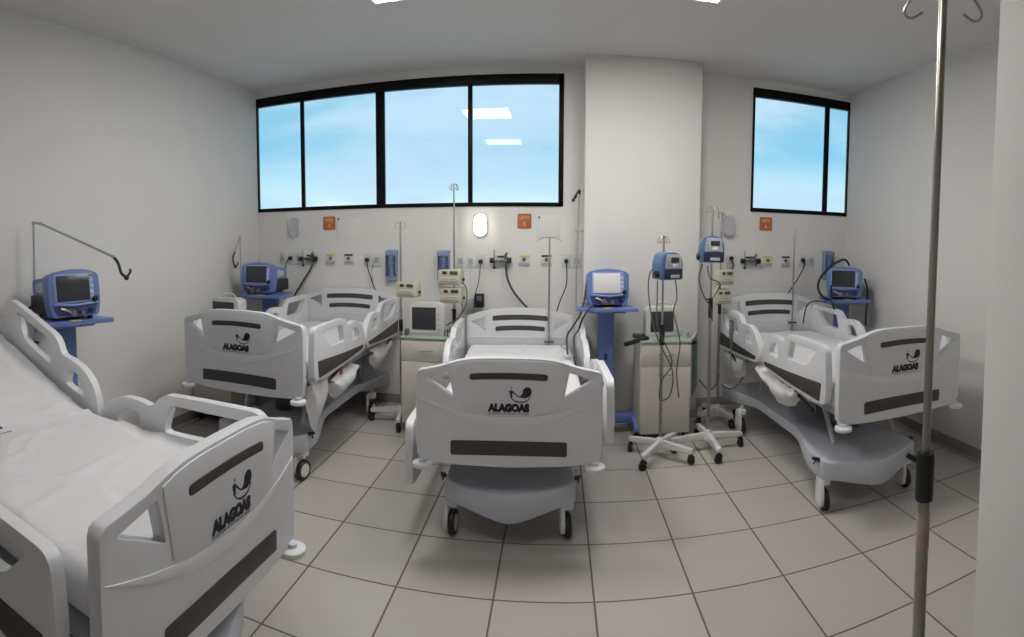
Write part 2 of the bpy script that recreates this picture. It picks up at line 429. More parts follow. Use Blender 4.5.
    # caster
    b = MB(); b.plate(rc([(-.04,.20,.02),(.04,.20,.02),(.055,.11,.04),(.045,.03,.03),(-.045,.03,.03),(-.06,.11,.04)],5), (), .022, .006, T(-.030,0,0)@YZ)
    b.box(0,0,.185,.06,.07,.05,.012); b.cyl((0,0,.18),(0,0,.235),.014)
    b.lathe([(.0,-.022),(.043,-.022),(.045,-.018),(.045,.014),(.043,.018),(0,.018)], 24, T(0,.0,.066)@RY(PI/2))
    M_['caster'] = b.mesh()
    b = MB(); b.lathe([(.040,-.015),(.060,-.017),(.066,-.010),(.066,.010),(.060,.017),(.040,.015)], 28, T(0,.0,.066)@RY(PI/2))
    M_['tyre'] = b.mesh()
    M_['bumper'] = MB().lathe([(.0,-.014),(.040,-.014),(.050,-.009),(.052,0),(.050,.009),(.040,.014),(0,.014)], 26).mesh()
    M_['bclip'] = MB().box(0,.02,.022,.04,.05,.018,.006).cyl((0,0,.01),(0,0,.028),.018).mesh()
    M_['pedal'] = MB().plate(rc([(-.022,-.04,.018),(.022,-.04,.018),(.018,.04,.016),(-.018,.04,.016)]), (), .02, .005, RX(R(25))).cyl((0,0,-.005),(0,.05,-.035),.007).mesh()
    return M_
MS = meshes()

def mattress(zt, th, hw, y0, y1, ang, grow, bottom, amp, seed, hinge=1.05):
    """a slab from the foot to the hinge, then tilted up by ang; cross-section a rounded rectangle"""
    b = bmesh.new(); NY = 96
    r = .035+grow; hw2 = hw+grow; zt2 = zt+grow
    prof = []                                   # (x, z) open profile from one lower edge across the top to the other
    zb = zt-th-(grow if bottom else -.01)
    xs = [-1+2*i/40 for i in range(41)]
    prof.append((-hw2, zb)); prof.append((-hw2, (zb+zt2-r)/2)); 
    for k in range(5): a = PI - PI/2*k/4; prof.append((-hw2+r+r*math.cos(a), zt2-r+r*math.sin(a)))
    for x in xs[2:-2]: prof.append((x*(hw2-r), zt2))
    for k in range(5): a = PI/2 - PI/2*k/4; prof.append((hw2-r+r*math.cos(a), zt2-r+r*math.sin(a)))
    prof.append((hw2, (zb+zt2-r)/2)); prof.append((hw2, zb))
    P = len(prof); rows = []
    L = y1-y0+2*grow
    for i in range(NY+1):
        s = y0-grow+L*i/NY
        end = min(i, NY-i)*L/NY; inset = 0; drop = 0
        if end < .03: inset = .03-math.sqrt(max(0,.03**2-(.03-end)**2)); drop = inset*.7
        row = []
        for x, z in prof:
            xx = x*(1-inset/hw2); zz = z-drop if z > zb+.01 else z
            top = max(0, min(1, (z-zb)/(zt2-zb)))
            wv = noise.noise(Vector((xx*2.2+seed, s*2.0, seed)))*amp*1.3
            q = noise.noise(Vector((xx*1.2+s*3.1+seed*2, s*.9-xx*2.0, 3.3+seed)))
            q2 = noise.noise(Vector((xx*2.4-s*1.3+seed, s*1.6+xx*1.1, 8.1+seed)))
            wv += amp*2.0*max(0, 1-abs(q)*11) + amp*1.3*max(0, 1-abs(q2)*14) + amp*.6*noise.noise(Vector((xx*9, s*7, seed)))
            zz += wv*top
            if s > hinge:
                # smooth bend
                d = s-hinge; k = min(1, d/.12); a = ang*k
                dy = d*math.cos(ang) if d > .12 else d*math.cos(a*.5)
                dz = (d-.06)*math.sin(ang) if d > .12 else d*math.sin(a*.5)
                base = zt-th
                yy = hinge+dy-(zz-base)*math.sin(a); zf = base+dz+(zz-base)*math.cos(a)
            else: yy, zf = s, zz
            row.append(b.verts.new((xx, yy, zf)))
        rows.append(row)
    for i in range(NY):
        for j in range(P-1): b.faces.new((rows[i][j],rows[i][j+1],rows[i+1][j+1],rows[i+1][j]))
        if bottom: b.faces.new((rows[i][P-1],rows[i][0],rows[i+1][0],rows[i+1][P-1]))
    b.faces.new(rows[0]); b.faces.new(rows[-1])
    bmesh.ops.recalc_face_normals(b, faces=b.faces)
    return MB().merge(b).mesh(60)

def drape(mb, xo, y0, y1, ztop, depth, side, seed, bulge=.05):
    """a swag of sheet hanging out below the side rail"""
    def f(u, v):
        y = y0+(y1-y0)*u
        d = depth*(.25+.75*math.sin(PI*min(1,max(0,u))**.85)**.7)
        z = ztop-d*v
        fold = .008*math.sin(u*13+seed)+.005*math.sin(u*27+seed*2+v*3)
        out = bulge*math.sin(PI*min(1,v*1.05))*.8+fold*(.3+v)
        return (xo+side*(out+.01), y+.015*math.sin(v*5+seed), z)
    mb.grid(f, 44, 22, .004)

def bed(name_label, x, y, rz, lift, ang, zmat, _r, seed, drapes=(), sheet_label='', offs=((0,0,0),(0,0,0)), head_len=2.03, cdx=0, skew=0, hb_dz=0):
    t = thing('hospital_bed', name_label, 'bed', (x, y, 0), rz, 'adjustable hospital beds')
    P = lambda nm, key, m, par=t, loc=None, rot=None, label=None: put(nm, MS[key], m, par, loc, rot, label)
    P('chassis', 'chassis', SKIRT, t, (cdx,0,0))
    for sx in (-1, 1):
        for yy in (.17, 1.55):
            c = P('caster', 'caster', WHITE, t, (cdx+sx*.31, yy, 0), (0,0,R(random.uniform(-12,12))))
            P('wheel', 'tyre', BLACK, c)
        P('brake_pedal', 'pedal', BLACK, t, (cdx+sx*.365, .19, .315), (R(-30),0,sx*R(-25))).scale = (.65,.65,.65)
        bm_ = P('bumper', 'bumper', WHITE, t, (sx*.435, -.030, .475+lift)); P('clip', 'bclip', CLEARC, bm_)
    # frame under the mattress and the lifting arms
    f = MB(); zf = .545+lift
    for sx in (-1,1): f.box(sx*.40, (.06+head_len)/2, zf, .05, head_len-.08, .06, .008)
    for yy in (.10,.60,1.05,1.5,head_len-.06): f.box(0, yy, zf, .78, .05, .045, .006)
    f.box(0,1.05,zf-.05,.32,.9,.09,.01)
    f.build('frame', FRAME, t)
    s_ = MB().box(0,.56,zf+.035,.82,.96,.02,.004); s_.build('platform', SHELL, t)
    pv = MB().box(0,.44,0,.82,.84,.02,.004).build('backrest_platform', SHELL, t, (0,1.06,zf+.035), (ang,0,0))
    for yy, dy in ((.55,-.16),(1.45,.16)):
        for sx in (-1,1):
            a = MB(); a.tube([(sx*.24,yy+dy,.30),(sx*.26,yy,zf-.02)], .017, 10); a.build('lift_arm', FRAME, t)
    a = MB().box(0,.75,.36,.14,.42,.10,.02).cyl((0,.9,.38),(0,1.4,.47),.025); a.build('lift_motor', mat('motor_housing',(.10,.105,.12),.5), t)
    fb = P('footboard', 'footboard', SHELL, t, (0,0,lift))
    P('moulding', 'moulding', SHELL2, fb)
    P('upper_strip', 'strip_up', DARK, fb, None, None, 'dark grey grip strip near the top')
    P('lower_strip', 'strip_low', DARK, fb, None, None, 'wide dark grey strip near the bottom')
    P('logo_lettering', 'logo_text', INK, fb, None, None, 'bold black lettering reading ALAGOAS')
    P('small_lettering', 'small_text', GREYINK, fb); P('emblem', 'emblem', INK, fb, None, None, 'black leaf and bowl emblem above the lettering')
    hb = P('headboard', 'headboard', SHELL, t, (0,head_len,lift+hb_dz))
    P('upper_strip', 'hstrip_a', DARK, hb); P('lower_strip', 'hstrip_b', DARK, hb)
    th = .12
    me = mattress(zmat, th, .425, .055, head_len-.075, ang, 0, True, .0, seed); put('mattress', me, SHEET, t)
    # rails; the head pair follows the backrest
    for sx, (fz, hz_, dx) in ((-1, offs[0]), (1, offs[1])):
        fl = (1,1,1) if sx > 0 else (-1,1,1)
        r = P('side_rail', 'rail_foot', SHELL2, t, (sx*(.475+dx), 0, lift+fz), None, 'lowered side rail' if fz < -.2 else None)
        w_ = P('dark_inlay', 'wedge_foot', DARK, r); w_.scale = fl
        hz = .60+lift
        m = T(sx*(.475+dx*.5), 1.05+(-.04 if head_len < 2 else 0), hz+hz_) @ RX(ang) @ T(0, -1.05, -.60)
        r = P('side_rail', 'rail_head', SHELL2, t); r.matrix_local = m
        w_ = P('dark_inlay', 'wedge_head', DARK, r); w_.scale = fl
        for yy in (.35,.75): MB().box(sx*.44,yy,zf+.01,.05,.05,.05,.006).build('rail_bracket', FRAME, t)
        MB().tube([(sx*.455,.30,zf-.055),(sx*.46,.56,zf+.005)], .011, 8).build('gas_spring', BLACK, t)
        MB().box(sx*.462,.60,zf-.01,.014,.03,.055,.004).build('release_tag', RED, t, None, None, 'small red release tag')
        MB().tube([(sx*.455,1.62,zf-.045),(sx*.46,1.80,zf+.005)], .011, 8).build('gas_spring', BLACK, t)
    if skew:
        for o in [fb]+list(fb.children):
            o.data = o.data.copy()
            for v in o.data.vertices: v.co.x += skew*(1-min(1,(v.co.x/.47)**2))
    # the sheet
    sh = put('bed_sheet', mattress(zmat, th, .425, .055, head_len-.075, ang, .006, False, .0042*(1.55 if skew > 0 else 1), seed), SHEET)
    if drapes:
        d = MB()
        for i, (sx, y0, y1, zt, dep, bu) in enumerate(drapes): drape(d, sx*.415 if zt > zf else sx*.43, y0, y1, zt, dep, sx, seed+i, bu)
        dm = d.mesh(80); b2 = bmesh.new(); b2.from_mesh(sh.data); b2.from_mesh(dm); b2.to_mesh(sh.data); b2.free()
        for p in sh.data.polygons: p.use_smooth = True
    sh.location = (x, y, 0); sh.rotation_euler = (0,0,rz)
    tag(sh, sheet_label, 'bed sheet', 'white sheets on the hospital beds')
    return t, sh

# middle bed
bc, sc = bed('white hospital bed in the middle, seen from its foot, left foot rail lowered', -.236, 2.675, .040, -.012, 0, .675, 0, 1.3,
    [], 'smooth white sheet on the middle bed facing the viewer', ((-.33,-.055,.06),(-.085,-.055,.05)))
# left bed
bl, sl = bed('white hospital bed by the left corner, sheet hanging out under its right rails', -1.985, 3.00, 0, .115, 0, .78, 0, 4.1,
    [(1,.10,.36,.74,.42,.06),(1,.40,.88,.64,.19,.07),(1,1.25,1.75,.66,.20,.05)], 'white sheet on the left corner bed, swags hanging below the rails', ((-.045,-.045,0),(-.045,-.045,0)), 1.945, .05, -.03)
# right bed
br, sr_ = bed('white hospital bed by the right wall, its lettered footboard behind the steel pole', 1.998, 2.665, .030, .085, 0, .76, 0, 7.7,
    [(-1,.50,1.15,.67,.20,.08),(-1,1.45,1.95,.66,.22,.05)], 'white sheet on the right wall bed, bulging below the near rail', ((-.045,-.045,0),(-.045,-.045,0)), 2.03, -.12, 0, .03)
# foreground bed, head against the left wall, backrest raised
bf, sf = bed('nearest white hospital bed at lower left, backrest raised against the left wall', -.955, 1.27, PI/2, .003, R(21), .80, 0, 9.2,
    [], 'wrinkled white sheet with printed lettering on the nearest, raised bed', ((-.10,-.05,.03),(-.01,.02,0)), 2.03, 0, .06)
# printed lettering on the nearest sheet
lt = MB().text('ALAGOAS', .05, .0012, .002, T(0,0,0), width=.22).build('printed_lettering', INK, sf, (-.165,1.075,.822), (R(10),0,0), 'black lettering printed on the sheet')
MB().text('SECRETARIA DE ESTADO DA SAUDE', .016, .0012, 0, T(0,0,0), width=.24).build('small_printed_lettering', GREYINK, sf, (-.160,1.030,.816), (R(6),0,0))
# hand control clipped to the right bed's near rail
t = thing('hand_control', 'grey hand control hooked over the near head rail of the right wall bed', 'remote control', (1.448,4.30,.835))
MB().box(0,0,0,.03,.055,.20,.008).build('body', mat('grey_control',(.16,.165,.17),.5), t)
b = MB()
for i in range(5):
    for s in (-1,1): b.box(-.016,s*.013,.07-.03*i,.004,.018,.018,.003)
b.build('buttons', mat('control_buttons',(.33,.34,.36),.5), t)
MB().tube([(0,0,-.10),(.0,.01,-.2),(.01,.02,-.34),(.03,.0,-.42)], .005, 6, 4).build('cord', mat('pale_cord',(.4,.4,.41),.5), t)
t = thing('hand_control', 'small white hand control lying on the middle bed near its right head rail', 'remote control', (.09,4.12,.715), R(12))
MB().box(0,0,0,.05,.13,.022,.008).build('body', WHITE, t)
MB().tube([(0,.065,0),(.03,.16,.0),(.0,.26,.01),(.05,.36,.02),(.10,.40,.16)], .004, 6, 5).build('cord', mat('pale_cord',(.4,.4,.41),.5), t)

# ------------------------------------------------------------------ IV stands
def iv_stand(label, x, y, rz, h, legs=4, rr=.235, r1=.012, r2=.009, zsplit=1.0, hooks=4, hr=.055, handle=None, m1=STEEL, m2=STEEL, lean=0, shared={}):
    t = thing('iv_stand', label, 'iv stand', (x,y,0), rz, 'wheeled iv stands')
    b = MB(); b.lathe([(.0,.085),(.034,.085),(.036,.10),(.030,.145),(.018,.16),(0,.16)], 20)
    cs = []
    for k in range(legs):
        a = 2*PI*k/legs
        m = RZ(a)
        b.plate(rc([(0,.142,.004),(rr+.012,.115,.01),(rr+.012,.083,.008),(0,.088,.004)],3), (), .034, .006, m@Matrix(((1,0,0,0),(0,0,-1,0),(0,1,0,0),(0,0,0,1))))
        cs.append((rr*math.cos(a), rr*math.sin(a)))
    b.build('base', BASEW, t)
    for cx, cy in cs:
        if 'c' not in shared:
            c = MB(); c.cyl((0,0,.05),(0,0,.095),.009); c.box(0,0,.058,.034,.05,.026,.01)
            c.lathe([(0,-.016),(.024,-.016),(.029,-.010),(.029,.010),(.024,.016),(0,.016)], 20, T(.004,.006,.029)@RY(PI/2)); shared['c'] = c.mesh()
        put('caster', shared['c'], BLACK, t, (cx,cy,0), (0,0,random.uniform(0,6)))
    MB().cyl((0,0,.12),(0,0,zsplit),r1,16).build('lower_pole', m1, t)
    MB().cyl((0,0,zsplit-.02),(0,0,h),r2,14,bev=.002).build('upper_pole', m2, t)
    if handle: 
        b = MB(); z0, z1, rh = handle
        b.lathe([(0,z0),(rh,z0),(rh,z1-.012),(rh*.9,z1),(0,z1)], 20); b.cyl((-rh*.6,-.0,z1-.018),(-rh*2.0,-.002,z1-.006),rh*.28); b.build('clamp', BLACK, t)
    for k in range(hooks):
        a = 2*PI*k/hooks; c, s = math.cos(a), math.sin(a)
        P = [(0,0,h-.004),(hr*.5,0,h+.002),(hr*.85,0,h-.010),(hr*1.12,0,h-.034),(hr*1.06,0,h-.048),(hr*.86,0,h-.050),(hr*.6,0,h-.040)]
        MB().tube([(p[0]*c,p[0]*s,p[2]) for p in P], r2*.32, 8, 5).build('hook', m2, t)
    return t
iv = iv_stand('tall polished iv stand close up at the right, black clamp and worn tape on it', .638,.769, R(-39.6), 2.086, 4, .22, .0122, .0080, 1.23, 2, .062, (1.152,1.240,.0175), CHROME, CHROME)
b = MB().cyl((0,0,1.062),(0,0,1.130),.0128,18); b.build('tape', mat('worn_tape',(.42,.31,.28),.7,var=.35,vscale=45), iv, None, None, 'worn pinkish tape')
iv_stand('iv stand holding one infusion pump beside the cabinet between left and middle beds', -1.325,4.47, R(100), 1.735, 4, .26, .012,.008,1.0,4,.042,(.80,.90,.017))
iv_stand('tallest back iv stand, hooks in front of the long window, two pumps clamped on it', -.905,4.72, R(45), 2.07, 4, .20, .012,.008,1.0,4,.042,(.86,.97,.017))
ie = iv_stand('iv stand in front of the right cabinet carrying a blue pump', .762,3.84, R(-38), 1.63, 4, .25, .012,.008,.86,4,.040,(.84,.99,.020))
if_ = iv_stand('iv stand nearer of two beside the right bed, blue pump near its top', 1.150,3.93, R(2), 1.862, 4, .27, .012,.008,1.16,4,.042,(1.02,1.17,.017))
iv_stand('iv stand farther of two beside the right bed, cream pumps clamped on it', 1.405,4.52, R(20), 1.842, 4, .20, .012,.008,1.06,4,.042,(.96,1.05,.015))
for lab, x, y, z0, z1, hk in (('slim steel drip pole rising from the head of the middle bed', -.066,4.655,.60,1.605,True),('slim steel drip pole rising from the head of the right bed', 2.165,4.645,.66,1.735,False)):
    t = thing('drip_pole', lab, 'drip pole', (x,y,0), 0)
    MB().cyl((0,0,z0),(0,0,z1),.0078,12,bev=.002).build('pole', STEEL, t)
    MB().box(0,0,z0+.105 if hk else z0+.18,.085,.03,.014,.004).build('socket', DARK, t)
    if hk:
        for s in (-1,1):
            MB().tube([(0,0,z1),(s*.04,0,z1-.003),(s*.08,0,z1-.014),(s*.105,0,z1-.03)], .003, 6, 4).build('hook', STEEL, t)

# ------------------------------------------------------------------ pumps
def cream_pump(label, x, y, z, rz, w=.185, h=.125):
    t = thing('infusion_pump', label, 'infusion pump', (x,y,z), rz, 'cream infusion pumps')
    b = MB(); b.box(0,0,h/2,w,.11,h,.012); b.box(0,-.052,h*.30,w*.92,.02,h*.42,.008); b.box(w*.30,.0,h+.004,w*.3,.07,.012,.004)
    b.build('body', CREAM, t)
    MB().box(w*.20,-.056,h*.80,w*.34,.008,h*.22,.002).build('display', LCD, t, None, None, 'green display')
    MB().box(-w*.20,-.056,h*.80,w*.2,.008,h*.2,.002).build('display', LED, t, None, None, 'dark red display')
    b = MB(); b.box(0,-.063,h*.22,w*.7,.004,.006); b.box(w*.05,-.063,h*.40,w*.5,.003,.004); b.build('slot', mat('pump_shadow_gap',(.25,.22,.15),.6), t)
    MB().box(-.01,.063,h*.5,.05,.04,.06,.008).build('pole_clamp', BLACK, t)
    k = MB(); k.cyl((w*.5,0,h*.35),(w*.5+.016,0,h*.35),.012); k.build('knob', BLACK, t)
    return t
cream_pump('cream infusion pump clamped on the pole by the left bed, monitor below it', -1.228,4.38,1.110, R(-12), .185,.12)
cream_pump('cream infusion pump, upper of two on the tall pole by the middle bed', -.915,4.63,1.195, R(-8), .21,.13)
cream_pump('cream infusion pump, lower of two on the tall pole by the middle bed', -.905,4.63,1.035, R(-8), .20,.13)
cream_pump('cream infusion pump, upper of two behind the blue pump by the right bed', 1.408,4.43,1.228, R(10), .145,.12)
cream_pump('cream infusion pump, lower of two behind the blue pump by the right bed', 1.388,4.43,1.062, R(10), .155,.12)

def blue_pump(label, x, y, z, rz, sc=.9):
    t = thing('infusion_pump', label, 'infusion pump', (x,y,z), rz, 'blue infusion pumps')
    o = rc([(-.095,0,.015),(.095,0,.015),(.100,.13,.03),(.072,.205,.035),(0,.217,.1),(-.072,.205,.035),(-.100,.13,.03)],4)
    b = MB(); b.plate(o, (), .14, .014, XZ, 3); b.build('body', BPUMP, t)
    MB().plate(rc([(-.062,.088,.01),(.086,.088,.01),(.072,.198,.02),(-.050,.200,.02)],4), (), .012, .004, T(0,-.072,0)@XZ).build('control_panel', SILVER, t)
    MB().box(.022,-.080,.155,.075,.008,.040,.008).build('display', SCREEN, t)
    MB().box(.022,-.081,.110,.045,.008,.026,.008).build('badge', WHITE, t)
    MB().box(.012,-.073,.044,.165,.012,.072,.006).build('door', mat('pump_door_dark',(.018,.026,.06),.4), t)
    MB().box(.022,-.081,.028,.080,.004,.024,.003).build('label_plate', mat('pale_label',(.45,.47,.5),.5), t)
    MB().cyl((-.095,-.02,.045),(-.122,-.02,.045),.026,18,bev=.004).build('knob', BLACK, t)
    b = MB()
    for k in range(3): b.cyl((-.040,-.070,.112+.030*k),(-.042,-.081,.112+.030*k),.008,12)
    b.build('buttons', mat('control_buttons',(.33,.34,.36),.5), t)
    MB().box(0,.085,.10,.06,.05,.07,.01).build('pole_clamp', BLACK, t)
    t.scale = (sc,)*3
    return t
blue_pump('blue pump with silver panel on the pole before the right cabinet', .775,3.755,1.325, R(20))
blue_pump('blue pump with silver panel high on the pole beside the right bed', 1.117,3.835,1.445, R(-8))
def hose(name, label, pts, r, m=BLACK, cat='tube', group=None, sm=6):
    o = MB().tube(pts, r, 7, sm).build(name, m); return tag(o, label, cat, group)
TUBE = mat('grey_tubing', (.10,.095,.09), .4)
hose('tubing', 'dark tubing hanging from the left side of the blue pump, looping before the right cabinet', [(.665,3.735,1.40),(.640,3.71,1.36),(.632,3.70,1.25),(.66,3.68,1.04),(.72,3.67,.87),(.805,3.66,.69),(.79,3.66,.52),(.72,3.67,.495),(.735,3.67,.63),(.80,3.66,.76),(.70,3.69,1.0),(.695,3.70,1.2),(.70,3.72,1.32)], .0048, TUBE)
hose('tubing', 'dark tubing dropping from the right side of the blue pump before the right cabinet', [(.835,3.76,1.325),(.835,3.70,1.2),(.808,3.67,1.10),(.852,3.65,.90),(.835,3.66,.69),(.855,3.66,.50)], .0048, TUBE)
hose('tubing', 'tubing falling in a curve from the blue pump on the pole beside the right bed', [(1.06,3.86,1.43),(1.035,3.86,1.32),(1.07,3.85,1.20),(1.125,3.86,1.11),(1.15,3.875,1.0)], .005, TUBE)
hose('tubing', 'tubing running from the high blue pump down to the black clamp', [(1.09,3.83,1.42),(1.11,3.83,1.33),(1.20,3.86,1.28),(1.14,3.875,1.16)], .0042, TUBE)
hose('tubing', 'dark tube sagging low between the two stands by the right bed', [(1.20,4.40,.42),(1.28,4.39,.335),(1.345,4.38,.37),(1.38,4.42,.46)], .006, TUBE)
hose('tubing', 'tube looped under the head of the right bed beside the far stand', [(1.395,4.40,.37),(1.47,4.36,.335),(1.54,4.33,.39),(1.60,4.33,.50)], .006, TUBE)
hose('tubing', 'black tubes trailing from the two-pump stand toward the middle bed', [(-.83,4.62,1.24),(-.77,4.58,1.15),(-.78,4.55,1.0),(-.86,4.52,.90),(-.97,4.50,.84)], .006, TUBE)
hose('tubing', 'second black tube trailing from the lower cream pump by the middle bed', [(-.84,4.60,1.07),(-.80,4.56,.99),(-.84,4.52,.90),(-.90,4.50,.80)], .006, TUBE)

# ------------------------------------------------------------------ ventilators on carts
def vent_mesh(cache={}):
    if cache: return cache
    tilt = RX(R(-7))
    o = rc([(-.150,.015,.02),(.150,.015,.02),(.168,.10,.05),(.168,.268,.03),(.10,.292,.1),(0,.302,.1),(-.10,.292,.1),(-.168,.268,.03),(-.168,.10,.05)],5)
    cache['shell'] = MB().plate(o, (), .09, .012, T(0,-.10,0)@tilt@XZ, 3).mesh()
    cache['bezel'] = MB().plate(rc([(-.128,.098,.01),(.128,.098,.01),(.128,.272,.012),(-.128,.272,.012)],4), (), .010, .003, T(0,-.10,0)@tilt@T(0,-.046,0)@XZ).mesh()
    cache['screen'] = MB().plate(rc([(-.118,.108,.005),(.098,.108,.005),(.098,.262,.005),(-.118,.262,.005)],3), (), .006, .001, T(0,-.10,0)@tilt@T(0,-.052,0)@XZ).mesh()
    b = MB()
    for k in range(4): b.box(.113,-.053,.125+.033*k,.018,.006,.016,.003, T(0,-.10,0)@tilt)
    cache['keys'] = b.mesh()
    cache['recess'] = MB().plate(rc([(-.125,.025,.02),(.125,.025,.02),(.145,.085,.03),(0,.075,.2),(-.145,.085,.03)],5), (), .012, .004, T(0,-.10,0)@tilt@T(0,-.044,0)@XZ).mesh()
    cache['brow'] = MB().tube([(-.148,-.052,.090),(-.08,-.060,.088),(0,-.062,.082),(.08,-.060,.088),(.148,-.052,.090)], .009, 8, 4, T(0,-.10,0)@tilt).mesh()
    cache['port_a'] = MB().cyl((-.03,-.140,.055),(-.03,-.185,.045),.016,14).mesh()
    cache['port_b'] = MB().cyl((.025,-.140,.052),(.030,-.180,.044),.013,14).mesh()
    cache['port_c'] = MB().tube([(-.10,-.145,.075),(-.06,-.165,.06),(-.02,-.172,.03)],.009,8,3).mesh()
    cache['knob'] = MB().cyl((.128,-.045,.115),(.128,-.075,.115),.018,20,bev=.004, m=T(0,-.10,0)@tilt).mesh()
    cache['knob2'] = MB().cyl((.095,-.045,.05),(.095,-.066,.05),.014,18, m=T(0,-.10,0)@tilt).mesh()
    b = MB(); b.plate(rc([(-.06,.13,.01),(.27,.13,.02),(.27,.225,.03),(-.06,.262,.01)],4), (), .25, .012, YZ)   # rear case
    cache['case'] = b.mesh()
    cache['side'] = MB().plate(rc([(-.045,.150,.008),(.19,.150,.012),(.19,.205,.015),(-.045,.235,.008)],4), (), .006, .002, YZ).mesh()
    cache['block'] = MB().plate(rc([(-.07,.015,.02),(.285,.015,.02),(.285,.125,.02),(-.07,.135,.01)],4), (), .27, .015, YZ).mesh()
    cache['foot'] = MB().cyl((0,0,0),(0,0,.02),.016,12).mesh()
    cache['led'] = MB().box(.113,-.054,.258,.024,.006,.010,.002, T(0,-.10,0)@tilt).mesh()
    cache['dot'] = MB().plate(rc([(-.028,.006,.003),(.028,.006,.003),(.028,.018,.003),(-.028,.018,.003)],2), (), .004, .001, T(0,-.150,0)@XZ).mesh()
    return cache
def ventilator(label, x, y, z, rz, bright=False):
    V = vent_mesh(); t = thing('ventilator', label, 'ventilator', (x,y,z), rz, 'blue lung ventilators')
    put('front_housing', V['shell'], BLUE, t); put('screen_bezel', V['bezel'], BLUEL, t)
    me = V['screen'].copy(); me.materials.clear(); 
    put('screen', me, SCREEN_GLARE if bright else SCREEN, t, None, None, 'screen painted pale for its reflection' if bright else 'dark switched-off screen')
    put('keys', V['keys'], mat('pale_keys',(.62,.64,.68),.5), t); put('alarm_key', V['led'], RED, t)
    put('recess', V['recess'], BLUED, t); put('brow', V['brow'], BLUE, t)
    put('knob', V['knob'], BLACK, t); put('small_knob', V['knob2'], BLACK, t)
    for k in 'abc': put('gas_port', V['port_'+k], mat('port_metal',(.33,.28,.25),.35,.7), t)
    put('rear_case', V['case'], BLUE, t); 
    for q in (-1,1): put('side_panel', V['side'], mat('pale_side_panel',(.48,.52,.62),.5), t, (q*.127,0,0))
    put('battery_block', V['block'], BLACK, t); 
    for sx in (-1,1):
        for sy in (-.12,.18): put('foot', V['foot'], BLACK, t, (sx*.10,sy,0))
    return t
def cart(label, x, y, rz, zt, arm=None, arm_black=None, shared={}):
    t = thing('ventilator_cart', label, 'cart', (x,y,0), rz, 'blue ventilator carts')
    if 'tray' not in shared:
        o = rc([(-.20,.17,.03),(.20,.17,.03),(.205,-.10,.04),(.245,-.16,.03),(.245,-.205,.025),(.12,-.20,.06),(0,-.215,.1),(-.12,-.20,.06),(-.245,-.205,.025),(-.245,-.16,.03),(-.205,-.10,.04)],5)
        shared['tray'] = MB().plate(o, (), .026, .008, T(0,0,-.013), 3).box(0,0,-.035,.30,.26,.03,.01).mesh()
        shared['label'] = MB().plate(rc([(-.035,-.199,.003),(.035,-.199,.003),(.035,-.160,.003),(-.035,-.160,.003)],2), (), .003, .001, T(0,0,.0015)).mesh()
        b = MB(); b.box(0,.03,.115,.50,.10,.075,.015)
        for s in (-1,1): b.plate(rc([(-.25,.070,.02),(-.25,.115,.03),(0,.150,.05),(.25,.115,.03),(.25,.070,.02)],4), (), .075, .012, T(s*.26,.02,0)@YZ)
        shared['base'] = b.mesh()
        c = MB(); c.cyl((0,0,.06),(0,0,.10),.012); c.box(0,0,.065,.04,.06,.03,.012); c.lathe([(0,-.02),(.030,-.02),(.036,-.013),(.036,.013),(.030,.02),(0,.02)],22,T(0,.008,.036)@RY(PI/2))
        shared['caster'] = c.mesh()
    put('tray', shared['tray'], BLUE, t, (0,0,zt)); put('label_plate', shared['label'], YELLOW, t, (0,0,zt))
    MB().box(0,.03,(zt+.06)/2+.02,.135,.095,zt-.16,.012).build('column', BLUE, t)
    MB().box(0,-.020,zt-.42,.03,.006,.05,.004).build('column_latch', BLUED, t)
    put('base', shared['base'], BLUE, t)
    for sx in (-1,1):
        for sy in (-.20,.24): put('caster', shared['caster'], BLACK, t, (sx*.26,sy,0), (0,0,random.uniform(-1,1)))
    inv = (T(x,y,0)@RZ(rz)).inverted()
    if arm:
        for k, (pts, r) in enumerate(arm):
            b = MB(); P = [inv@Vector(p) for p in pts]; b.tube(P, r, 8); 
            for p in P: b.ball(p, r*1.7, seg=10)
            b.build('arm_segment', mat('grey_arm_metal',(.5,.5,.49),.4,.6), t)
    if arm_black:
        b = MB(); P = [inv@Vector(p) for p in arm_black]; b.tube(P, .0085, 8, 4); b.ball(P[-1], .015, seg=10); d = (P[-1]-P[-2]).normalized()
        b.tube([P[-1], P[-1]+Vector((.025,0,.03)), P[-1]+Vector((.02,0,.045))], .007, 8, 3)
        b.build('flexible_tip', BLACK, t, None, None, 'black flexible clamp tip')
    return t
cart('blue ventilator cart behind the nearest bed with a raised jointed arm', -2.665,2.075, R(72), 1.162, [([(-2.935,2.03,1.05),(-2.935,2.05,1.762)],.008),([(-2.935,2.05,1.762),(-2.86,2.05,1.755),(-2.200,2.07,1.538)],.0075)], [(-2.200,2.07,1.538),(-2.165,2.07,1.50),(-2.145,2.07,1.45),(-2.105,2.07,1.425)])
ventilator('blue ventilator with dark screen beside the left wall, nearest to the viewer', -2.645,2.075,1.163, R(75))
cart('blue ventilator cart in the back left corner beside the left bed', -2.655,4.50, R(6), 1.085, [([(-2.875,4.36,1.04),(-2.875,4.36,1.63)],.007),([(-2.875,4.36,1.63),(-2.935,4.36,1.49)],.006)], [(-2.935,4.36,1.49),(-2.955,4.35,1.43),(-2.945,4.35,1.38),(-2.925,4.35,1.345)])
ventilator('blue ventilator with dark screen in the back left corner', -2.69,4.47,1.086, R(4))
cart('blue ventilator cart beside the middle bed and the pillar', .405,4.405, R(-2), 1.058, [([(.155,4.36,1.02),(.155,4.36,1.38),(.175,4.36,1.945)],.007),([(.150,4.355,1.66),(.20,4.35,1.665)],.006)], [(.175,4.36,1.945),(.175,4.35,1.985),(.145,4.34,1.945),(.125,4.34,1.905)])
